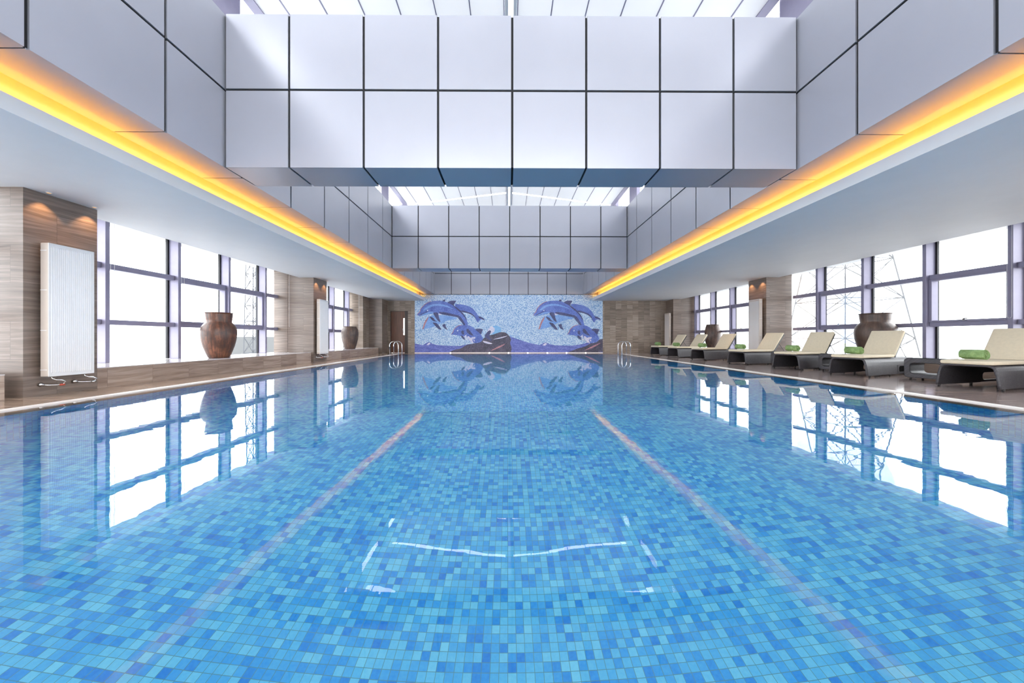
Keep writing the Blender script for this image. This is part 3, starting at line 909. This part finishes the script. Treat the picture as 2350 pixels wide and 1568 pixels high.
def pod(dx):
    S = lambda l: [(x + dx, y) for x, y in l]
    fig('dolphin_motif', [
        ('body', S([(560, 190), (640, 192), (720, 210), (780, 245), (815, 290), (838, 328), (870, 335), (900, 355), (917, 380), (880, 366), (850, 374), (835, 408), (815, 380), (800, 340), (760, 308), (700, 286), (650, 280), (590, 240)]), 1),
        ('dark', S([(640, 262), (700, 275), (760, 295), (800, 330), (815, 372), (800, 345), (760, 312), (700, 290), (650, 283)]), 1),
        ('dark', S([(838, 330), (872, 337), (900, 356), (917, 380), (880, 362), (845, 352)]), 1),
        ('dark', S([(420, 160), (440, 142), (460, 138), (456, 162)]), 0)])
    fig('dolphin_motif', [
        ('lightb', S([(205, 485), (218, 430), (240, 372), (272, 330), (340, 318), (450, 318), (605, 345), (580, 366), (510, 370), (440, 398), (360, 434), (300, 462), (230, 476)]), 1),
        ('edge', S([(195, 482), (212, 420), (236, 368), (272, 328), (262, 360), (228, 425), (212, 478)]), 1),
        ('dark', S([(275, 330), (320, 345), (345, 380), (376, 394), (325, 388), (295, 362)]), 1),
        ('dark', S([(310, 398), (362, 408), (388, 440), (420, 487), (385, 480), (345, 442)]), 1),
        ('dark', S([(424, 426), (460, 416), (466, 455), (488, 487), (452, 472), (430, 446)]), 1)])
    fig('dolphin_motif', [
        ('edge', S([(132, 326), (146, 292), (162, 284), (178, 236), (228, 186), (290, 156), (300, 170), (235, 200), (190, 250), (170, 300)]), 1),
        ('body', S([(137, 322), (150, 296), (168, 288), (182, 242), (232, 192), (290, 161), (380, 149), (470, 165), (530, 190), (590, 230), (640, 270), (682, 320), (707, 370), (720, 430), (718, 482), (704, 500), (688, 494), (680, 450), (655, 410), (622, 372), (602, 342), (540, 330), (450, 315), (400, 302), (330, 292), (250, 312), (190, 326)]), 1),
        ('dark', S([(380, 280), (460, 285), (545, 305), (620, 322), (660, 370), (695, 440), (704, 500), (688, 494), (680, 450), (655, 410), (622, 372), (602, 342), (540, 330), (450, 315), (400, 302)]), 1),
        ('dark', S([(530, 190), (590, 228), (640, 268), (684, 320), (709, 372), (700, 372), (672, 325), (630, 282), (585, 245)]), 1),
        ('dark', S([(478, 174), (520, 151), (586, 152), (574, 172), (562, 190), (556, 212), (528, 194)]), 1),
        ('lightb', S([(200, 262), (260, 210), (340, 185), (440, 195), (520, 225), (560, 252), (480, 225), (380, 205), (290, 222), (225, 268)]), 2),
        ('lightb', S([(180, 318), (240, 288), (310, 276), (330, 290), (250, 311), (190, 325)]), 1),
        ('dark', S([(160, 316), (210, 296), (262, 268), (266, 272), (212, 302), (165, 320)]), 0),
        ('eye', S([(250, 262), (258, 256), (266, 260), (260, 270), (251, 270)]), 0),
        ('dark', S([(318, 290), (376, 284), (388, 350), (408, 402), (372, 382), (340, 332)]), 1),
        ('white', S([(380, 296), (410, 305), (400, 316), (384, 310)]), 0)])
    fig('dolphin_motif', [
        ('edge', S([(520, 544), (545, 512), (555, 478), (598, 440), (650, 426), (655, 434), (605, 452), (570, 486), (560, 520)]), 1),
        ('body', S([(525, 540), (551, 516), (560, 482), (602, 446), (650, 431), (740, 435), (792, 465), (842, 510), (882, 560), (895, 595), (860, 630), (800, 642), (750, 604), (702, 562), (650, 562), (590, 546), (550, 542)]), 1),
        ('dark', S([(700, 480), (722, 470), (760, 520), (790, 560), (740, 540), (705, 515)]), 1),
        ('dark', S([(796, 480), (842, 470), (896, 480), (882, 502), (870, 545), (842, 512)]), 1),
        ('dark', S([(640, 500), (670, 490), (676, 540), (650, 540)]), 1),
        ('dark', S([(638, 548), (672, 560), (692, 605), (660, 590), (645, 570)]), 1),
        ('eye', S([(594, 494), (604, 488), (612, 494), (604, 504), (596, 503)]), 0)])
    rnd = random.Random(3)
    sp = []
    for k in range(46):
        cxx = rnd.gauss(745, 42); cyy = 590 + (cxx - 745) * 0.25 + rnd.gauss(0, 22); r = rnd.uniform(4, 15)
        n = rnd.randint(4, 6)
        sp.append(('white', S([(cxx + r * rnd.uniform(.5, 1.3) * math.cos(6.28 * j / n), cyy + r * rnd.uniform(.4, 1) * math.sin(6.28 * j / n)) for j in range(n)]), 0))
    o = fig('splash_motif', sp)
    if o: o['kind'] = 'stuff'
pod(0)
layer[0] += 0
pod(1333)

# uplights at the mural foot
ul0 = None
for k, px in enumerate((1034, 1123, 1167, 1211, 1256, 1300, 1344)):
    a, _ = pix(px, 808)
    if ul0 is None:
        ul0 = empty('uplight', (a * (Y_FAR - 0.1), Y_FAR - 0.1, 0.0))
        boxes('housing', [(-0.035, 0.035, -0.03, 0.03, 0.0, 0.025)], M['chrome'], ul0)
        boxes('lens', [(-0.028, 0.028, -0.022, 0.022, 0.025, 0.032)], M['lamp_white'], ul0)
        o = ul0
    else:
        o = copy_tree(ul0)
        o.location = (a * (Y_FAR - 0.1), Y_FAR - 0.1, 0.0)
    tag(o, 'tiny lit uplight at the foot of the dolphin mural, %s of seven' % ('leftmost', 'second from the left', 'third from the left', 'the middle one', 'third from the right', 'second from the right', 'rightmost')[k], 'light', 'uplights along the mural foot')

# ------------------------------------------------------------------ pool ladders
def ladder(xdeck, xpool, ys, label):
    e = empty('pool_ladder', ((xdeck + xpool) / 2, sum(ys) / 2, 0))
    ex, ey = e.location.x, e.location.y
    R = abs(xdeck - xpool) / 2
    s = 1 if xpool > xdeck else -1
    ztop = 0.56
    for y in ys:
        pts = [(xdeck - ex, y - ey, 0.0), (xdeck - ex, y - ey, ztop - R)]
        for k in range(1, 12):
            a = math.pi * k / 12
            pts.append((-s * R * math.cos(a), y - ey, ztop - R + R * math.sin(a)))
        pts += [(xpool - ex, y - ey, ztop - R), (xpool - ex, y - ey, -0.95)]
        rl = tube('handrail', pts, 0.019, M['chrome'], e, 12)
        bm = bmesh.new()
        bmesh.ops.create_cone(bm, cap_ends=True, segments=18, radius1=0.04, radius2=0.03, depth=0.012, matrix=Matrix.Translation((xdeck - ex, y - ey, 0.006)))
        from_bm('floor_flange', bm, M['chrome'], rl, True)
    for z in (-0.25, -0.52, -0.79):
        boxes('step', [(xpool - ex - 0.03, xpool - ex + 0.03, ys[0] - ey, ys[1] - ey, z - 0.012, z + 0.012)], M['chrome'], e, bev=0.004)
    tag(e, label, 'ladder', 'pool ladders')
ladder(-4.96, -4.60, (14.35, 14.85), 'chrome pool ladder at the far left corner in front of the wooden door')
ladder(5.17, 4.81, (14.35, 14.85), 'chrome pool ladder at the far right end of the pool')

# ------------------------------------------------------------------ jars
def jar(kind, loc, sc, label, mat):
    if kind == 'neck':
        pr = [(0.165, 0), (0.18, 0.01), (0.215, 0.10), (0.262, 0.24), (0.292, 0.38), (0.305, 0.50), (0.302, 0.58), (0.285, 0.65), (0.252, 0.705), (0.222, 0.735), (0.212, 0.755), (0.218, 0.80), (0.224, 0.86), (0.226, 0.91), (0.228, 0.93), (0.238, 0.938), (0.238, 0.946), (0.215, 0.946), (0.205, 0.90), (0.20, 0.76)]
    else:
        pr = [(0.17, 0), (0.185, 0.01), (0.23, 0.16), (0.275, 0.34), (0.30, 0.52), (0.302, 0.62), (0.29, 0.72), (0.262, 0.80), (0.235, 0.835), (0.228, 0.85), (0.242, 0.862), (0.242, 0.875), (0.215, 0.875), (0.21, 0.82), (0.2, 0.7)]
    if kind == 'tall':
        pr = [(0.19, 0), (0.20, 0.02), (0.235, 0.14), (0.275, 0.30), (0.300, 0.46), (0.298, 0.58), (0.278, 0.72), (0.245, 0.86), (0.225, 0.905), (0.235, 0.915), (0.235, 0.935), (0.21, 0.935), (0.205, 0.87), (0.2, 0.7)]
    j = lambda a, z: 0.008 * math.sin(3 * a + z * 7) + (0.012 * math.sin(11 * a) * max(0, z - 0.7))
    o = lathe('clay_jar', [(r * sc[0], z * sc[1]) for r, z in pr], mat, None, 64, j)
    o.location = loc
    tag(o, label, 'jar', 'big clay jars on the window benches')
jar('neck', (-6.08, 7.22, SILL), (1.0, 1.0), 'rust brown clay jar with a wide neck on the left window bench', M['vase_rust'])
jar('round', (-6.0, 13.0, SILL), (1.0, 0.98), 'dark brown neckless clay jar on the far left window bench', M['vase_brown'])
jar('neck', (8.22, 7.58, SILL), (1.14, 1.02), 'large brown clay jar with flared neck behind the second nearest lounger', M['vase_brown'])
jar('tall', (8.27, 13.72, SILL), (1.0, 1.03), 'brown barrel shaped clay jar behind the far loungers', M['vase_brown'])

# ------------------------------------------------------------------ loungers
def rounded(cx, cy, hw, hh, r, n=6):
    pts = []
    for qx, qy, a0 in ((1, 1, 0), (-1, 1, 90), (-1, -1, 180), (1, -1, 270)):
        for k in range(n + 1):
            a = math.radians(a0 + 90 * k / n)
            pts.append((cx + qx * (hw - r) + r * math.cos(a), cy + qy * (hh - r) + r * math.sin(a)))
    return pts
def ring_between(inner, u0, u1, v0, v1):
    """outer rectangle point for every inner point (ray from the hole centre)"""
    cx = sum(p[0] for p in inner) / len(inner); cy_ = sum(p[1] for p in inner) / len(inner)
    outer = []
    for (x, y) in inner:
        dx, dy = x - cx, y - cy_
        t = 1e9
        if dx > 1e-9: t = min(t, (u1 - cx) / dx)
        if dx < -1e-9: t = min(t, (u0 - cx) / dx)
        if dy > 1e-9: t = min(t, (v1 - cy_) / dy)
        if dy < -1e-9: t = min(t, (v0 - cy_) / dy)
        outer.append((cx + dx * t, cy_ + dy * t))
    return outer

def solid(o, th, off=-1):
    md = o.modifiers.new('thickness', 'SOLIDIFY'); md.thickness = th; md.offset = off
    return o

def make_lounger():
    L = empty('sun_lounger')
    LEN, HW, TOP = 1.62, 0.252, 0.328
    def section(s):
        # half profile from lower edge to the centre of the top, legs splay a touch towards the foot
        sp = 0.022 * max(0, 1 - s / 0.5)
        return [(HW + 0.005 + sp, 0.03), (HW + 0.003 + sp * .8, 0.08), (HW - 0.002 + sp * .4, 0.20), (HW - 0.006, 0.262), (HW - 0.016, 0.295), (HW - 0.04, 0.318), (HW - 0.075, TOP), (0.0, TOP)]
    ss = [0.0, 0.02, 0.12, 0.3, 0.5, 0.8, 0.98]
    ss2 = [1.50, 1.60, LEN]
    verts, faces = [], []
    def row(s):
        n = len(verts)
        half = section(s)
        full = [(-a, b) for a, b in half] + [(a, b) for a, b in reversed(half[:-1])]
        for (y, z) in full: verts.append((s, y, z))
        return n, len(full)
    prev = None
    for s in ss:
        n, m = row(s)
        if prev is not None:
            for k in range(m - 1): faces.append((prev + k, prev + k + 1, n + k + 1, n + k))
        prev = n
    # middle stretch: only the upper part, slot panels fill the sides
    n, m = row(ss2[0])
    for k in range(2, m - 3): faces.append((prev + k, prev + k + 1, n + k + 1, n + k))
    prev = n
    for s in ss2[1:]:
        n, m = row(s)
        for k in range(m - 1): faces.append((prev + k, prev + k + 1, n + k + 1, n + k))
        prev = n
    # head closing panel
    nb = len(verts)
    half = section(LEN)
    for (y, z) in [(-a, b) for a, b in half] + [(a, b) for a, b in reversed(half[:-1])]: verts.append((LEN, y, z))
    faces.append(tuple(range(nb, nb + m)))
    # side slot panels between s=.98 and 1.50, z .03-.20
    for sg in (-1, 1):
        inner = rounded(1.24, 0.122, 0.21, 0.055, 0.045, 5)
        outer = ring_between(inner, 0.98, 1.50, 0.03, 0.20)
        n0 = len(verts)
        N = len(inner)
        for (s, z) in inner + outer:
            verts.append((s, sg * (HW + 0.004 - 0.03 * max(0, z - 0.08) * 0.5), z))
        for k in range(N):
            f = (n0 + k, n0 + (k + 1) % N, n0 + N + (k + 1) % N, n0 + N + k)
            faces.append(f if sg > 0 else tuple(reversed(f)))
    shell = link_mesh('wicker_base', verts, faces, M['wicker'], L)
    bm = bmesh.new(); bm.from_mesh(shell.data); bmesh.ops.recalc_face_normals(bm, faces=bm.faces); bm.to_mesh(shell.data); bm.free()
    solid(shell, 0.022, 0)
    md = shell.modifiers.new('round', 'BEVEL'); md.width = 0.004; md.segments = 2; md.limit_method = 'ANGLE'
    # rolled front lip
    half = section(0)
    pts = [(0.0, -a, b) for a, b in half] + [(0.0, a, b) for a, b in reversed(half[:-1])]
    tube('front_lip', pts, 0.016, M['wicker'], shell, 8)
    for s in (0.06, 0.75, 1.56):
        for sg in (-1, 1):
            bm = bmesh.new()
            bmesh.ops.create_cone(bm, cap_ends=True, segments=12, radius1=0.014, radius2=0.016, depth=0.034, matrix=Matrix.Translation((s, sg * (HW + 0.0 + 0.035 * max(0, 1 - s / 0.5)), 0.017)))
            from_bm('foot', bm, M['black'], L, True)
    # mattress seat
    H = 0.96
    bm = bmesh.new(); add_box(bm, -0.03, H, -HW + 0.012, HW - 0.012, TOP + 0.012, TOP + 0.066, bev=0.02, seg=3)
    from_bm('seat_cushion', bm, M['cushion'], L, True)
    # backrest
    ang = math.radians(-53)
    mtx = Matrix.Translation((H + 0.01, 0, TOP + 0.03)) @ Matrix.Rotation(ang, 4, 'Y')
    bl = 0.585
    bm = bmesh.new()
    segs = 6
    add_box(bm, 0.0, bl, -HW + 0.012, HW - 0.012, 0.0, 0.05, bev=0.018, seg=3)
    for v in bm.verts:
        v.co.z += 0.02 * math.sin(math.pi * v.co.x / bl) * -0.5
        v.co = mtx @ v.co
    from_bm('back_cushion', bm, M['cushion'], L, True)
    bm = bmesh.new()
    for sg in (-1, 1): add_box(bm, 0.0, bl - 0.02, sg * (HW - 0.03) - 0.012, sg * (HW - 0.03) + 0.012, -0.032, -0.004, mtx=mtx)
    add_box(bm, bl - 0.045, bl - 0.02, -HW + 0.03, HW - 0.03, -0.032, -0.004, mtx=mtx)
    add_box(bm, 0.02, bl - 0.04, -HW + 0.04, HW - 0.04, -0.020, -0.010, mtx=mtx)
    bf = from_bm('back_frame', bm, M['black'], L)
    for sg in (-1, 1):
        a = mtx @ Vector((0.27, sg * (HW - 0.03), -0.03)); b = Vector((a.x + 0.20, a.y, TOP + 0.012))
        tube('support_strut', [a, b], 0.006, M['black'], bf, 6)
    return L
lng = make_lounger()
spots = [(6.32, 4.66, 15, 'cream and dark wicker sun lounger nearest the camera, cut by the right edge'),
         (6.27, 6.26, 19, 'cream and dark wicker sun lounger second nearest, in front of the large necked jar'),
         (6.27, 7.66, 19, 'sun lounger third nearest the camera, before the bright window'),
         (6.14, 9.12, 13, 'sun lounger just before the stone column with the white radiator'),
         (6.08, 10.88, 16, 'sun lounger with its back against the far right windows, third from the far end'),
         (6.02, 12.42, 14, 'sun lounger overlapping the barrel shaped jar, second from the far end'),
         (6.00, 13.86, 14, 'farthest and smallest looking sun lounger at the end of the row')]
def make_towel():
    bm = bmesh.new()
    LN, th = 0.225, 0.0115
    turns = 3.6
    N = 90
    path = []
    for k in range(N + 1):
        a = 2 * math.pi * turns * k / N
        r = 0.012 + 0.060 * k / N
        path.append((a, r))
    rings = []
    for (a, r) in path:
        c, s = math.cos(a), math.sin(a)
        ro = r + th / 2; ri = r - th / 2
        e0 = -LN / 2 + 0.006 * math.sin(a * 1.3); e1 = LN / 2 + 0.006 * math.cos(a * 0.9)
        rings.append([bm.verts.new((x * q1, y, 0.077 + z * q1)) for (x, z, y, q1) in ((c, s, e0 + .006, ro), (c, s, e1 - .006, ro), (c, s, e1, (ro + ri) / 2), (c, s, e1 - .006, ri), (c, s, e0 + .006, ri), (c, s, e0, (ro + ri) / 2))])
    for A, B in zip(rings[:-1], rings[1:]):
        for k in range(6): bm.faces.new((A[k], A[(k + 1) % 6], B[(k + 1) % 6], B[k]))
    bm.faces.new(rings[0]); bm.faces.new(list(reversed(rings[-1])))
    return from_bm('rolled_towel', bm, M['towel'], None, True)
twl = make_towel()
tl = ['rolled green towel on the nearest lounger at the right edge', 'rolled green towel on the second nearest lounger', 'rolled green towel on the third nearest lounger',
      'rolled green towel on the lounger before the radiator column', 'rolled green towel just left of the barrel shaped jar', 'rolled green towel on the second farthest lounger', 'rolled green towel on the farthest lounger']
for i, (x, y, a, lab) in enumerate(spots):
    o = lng if i == 0 else copy_tree(lng)
    r = math.radians(a)
    o.location = (x, y, 0); o.rotation_euler = (0, 0, r)
    tag(o, lab, 'sun lounger', 'sun loungers beside the pool')
    t = twl if i == 0 else copy_tree(twl)
    lx, ly = (0.17, 0.20, 0.24, 0.13, 0.18, 0.16, 0.13)[i], 0.0
    t.location = (x + lx * math.cos(r) - ly * math.sin(r), y + lx * math.sin(r) + ly * math.cos(r), 0.394)
    t.rotation_euler = (0, 0, r + random.uniform(-.05, .05))
    tag(t, tl[i], 'towel', 'rolled green towels')

# side tables
def make_table():
    T = empty('wicker_side_table')
    hx, hy, hh, z0 = 0.21, 0.25, 0.165, 0.035
    zc = z0 + hh
    out = rounded(0, zc, hy, hh, 0.05, 6)
    inn = rounded(0, zc - 0.005, hy - 0.075, hh - 0.075, 0.05, 6)
    N = len(out)
    verts = [(-hx, a, b) for a, b in out] + [(-hx, a, b) for a, b in inn] + [(hx, a, b) for a, b in out] + [(hx, a, b) for a, b in inn]
    faces = []
    for k in range(N):
        j = (k + 1) % N
        faces += [(k, j, N + j, N + k), (2 * N + j, 2 * N + k, 3 * N + k, 3 * N + j), (k, 2 * N + k, 2 * N + j, j), (N + j, 3 * N + j, 3 * N + k, N + k)]
    b = link_mesh('wicker_body', verts, faces, M['wicker'], T)
    bm = bmesh.new(); bm.from_mesh(b.data); bmesh.ops.recalc_face_normals(bm, faces=bm.faces); bm.to_mesh(b.data); bm.free()
    md = b.modifiers.new('round', 'BEVEL'); md.width = 0.012; md.segments = 3; md.limit_method = 'ANGLE'; md.angle_limit = math.radians(50)
    bm = bmesh.new(); add_box(bm, -hx + 0.015, hx - 0.015, -hy + 0.02, hy - 0.02, zc + hh + 0.0005, zc + hh + 0.0085, bev=0.003, seg=2)
    from_bm('glass_top', bm, M['tglass'], T)
    for sx in (-1, 1):
        for sy in (-1, 1):
            bm = bmesh.new()
            bmesh.ops.create_cone(bm, cap_ends=True, segments=12, radius1=0.014, radius2=0.014, depth=0.036, matrix=Matrix.Translation((sx * (hx - 0.04), sy * (hy - 0.07), 0.018)))
            from_bm('foot', bm, M['black'], T, True)
    return T
M['tglass'] = plain('tinted_table_glass', rgb(60, 62, 68), 0.05, var=0.01)
tb = make_table()
for i, (x, y, lab) in enumerate(((7.05, 5.62, 'dark wicker side table with an oval slot beside the nearest lounger'),
                                 (6.97, 7.14, 'dark wicker side table half hidden behind the second nearest lounger'),
                                 (7.02, 8.54, 'dark wicker side table behind the third nearest lounger'))):
    o = tb if i == 0 else copy_tree(tb)
    o.location = (x, y, 0); o.rotation_euler = (0, 0, math.radians(17))
    tag(o, lab, 'side table', 'wicker side tables between loungers')

# ------------------------------------------------------------------ outside: pale ground, pylons and sheds with haze put into their colours
M['ground'] = plain('hazy_field', (0.42, 0.42, 0.41, 1), 0.9, var=0.04, scale=0.05, spec=0.0)
link_mesh('ground', [(-160, -100, -9), (-7.3, -100, -9), (-7.3, 160, -9), (-160, 160, -9), (9.2, -100, -9), (160, -100, -9), (160, 160, -9), (9.2, 160, -9)], [(0, 1, 2, 3), (4, 5, 6, 7)], M['ground'])['kind'] = 'structure'
M['pylon'] = plain('hazed_steel', (0.085, 0.088, 0.096, 1), 0.8, var=0.01, spec=0.0)
M['shed'] = plain('hazed_shed_wall', (0.104, 0.106, 0.108, 1), 0.9, var=0.02, spec=0.0)
M['pylon_far'] = plain('faint_hazed_steel', (0.100, 0.102, 0.106, 1), 0.8, var=0.01, spec=0.0)
def pylon(x, y, w0, w1, zb, zt, label, r=0.06, n=9, mat=None):
    bm = bmesh.new()
    def P(i, k):
        z = zb + (zt - zb) * i / n
        w = (w0 + (w1 - w0) * i / n) / 2
        sx, sy = ((-1, -1), (1, -1), (1, 1), (-1, 1))[k % 4]
        return (x + sx * w, y + sy * w, z)
    for k in range(4):
        tube_bm(bm, [P(0, k), P(n, k)], r * 1.6, 4)
    for i in range(n):
        for k in range(4):
            tube_bm(bm, [P(i, k), P(i + 1, k + 1)], r, 4)
            tube_bm(bm, [P(i, k + 1), P(i + 1, k)], r, 4)
            tube_bm(bm, [P(i, k), P(i, k + 1)], r, 4)
    o = from_bm('lattice_mast', bm, mat or M['pylon'])
    tag(o, label, 'mast')
a, _ = pix(584, 700)
pylon(a * 50, 50, 1.9, 1.0, -6, 26, 'haze-toned steel lattice mast outside the left windows behind the rust jar', 0.05, 14)
a, _ = pix(1940, 700)
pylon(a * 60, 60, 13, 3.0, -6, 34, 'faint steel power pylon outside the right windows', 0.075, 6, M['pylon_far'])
for (px, D, w, h, lab) in ((560, 110, 10, 4.2, 'faint low building outside the left windows behind the rust jar'), (700, 160, 12, 22, 'faint distant tower block outside the left windows')):
    a, _ = pix(px, 780)
    o = boxes('distant_building', [(a * D - w / 2, a * D + w / 2, D, D + 14, -6, -6 + h + 3)], M['shed'])
    tag(o, lab, 'building')
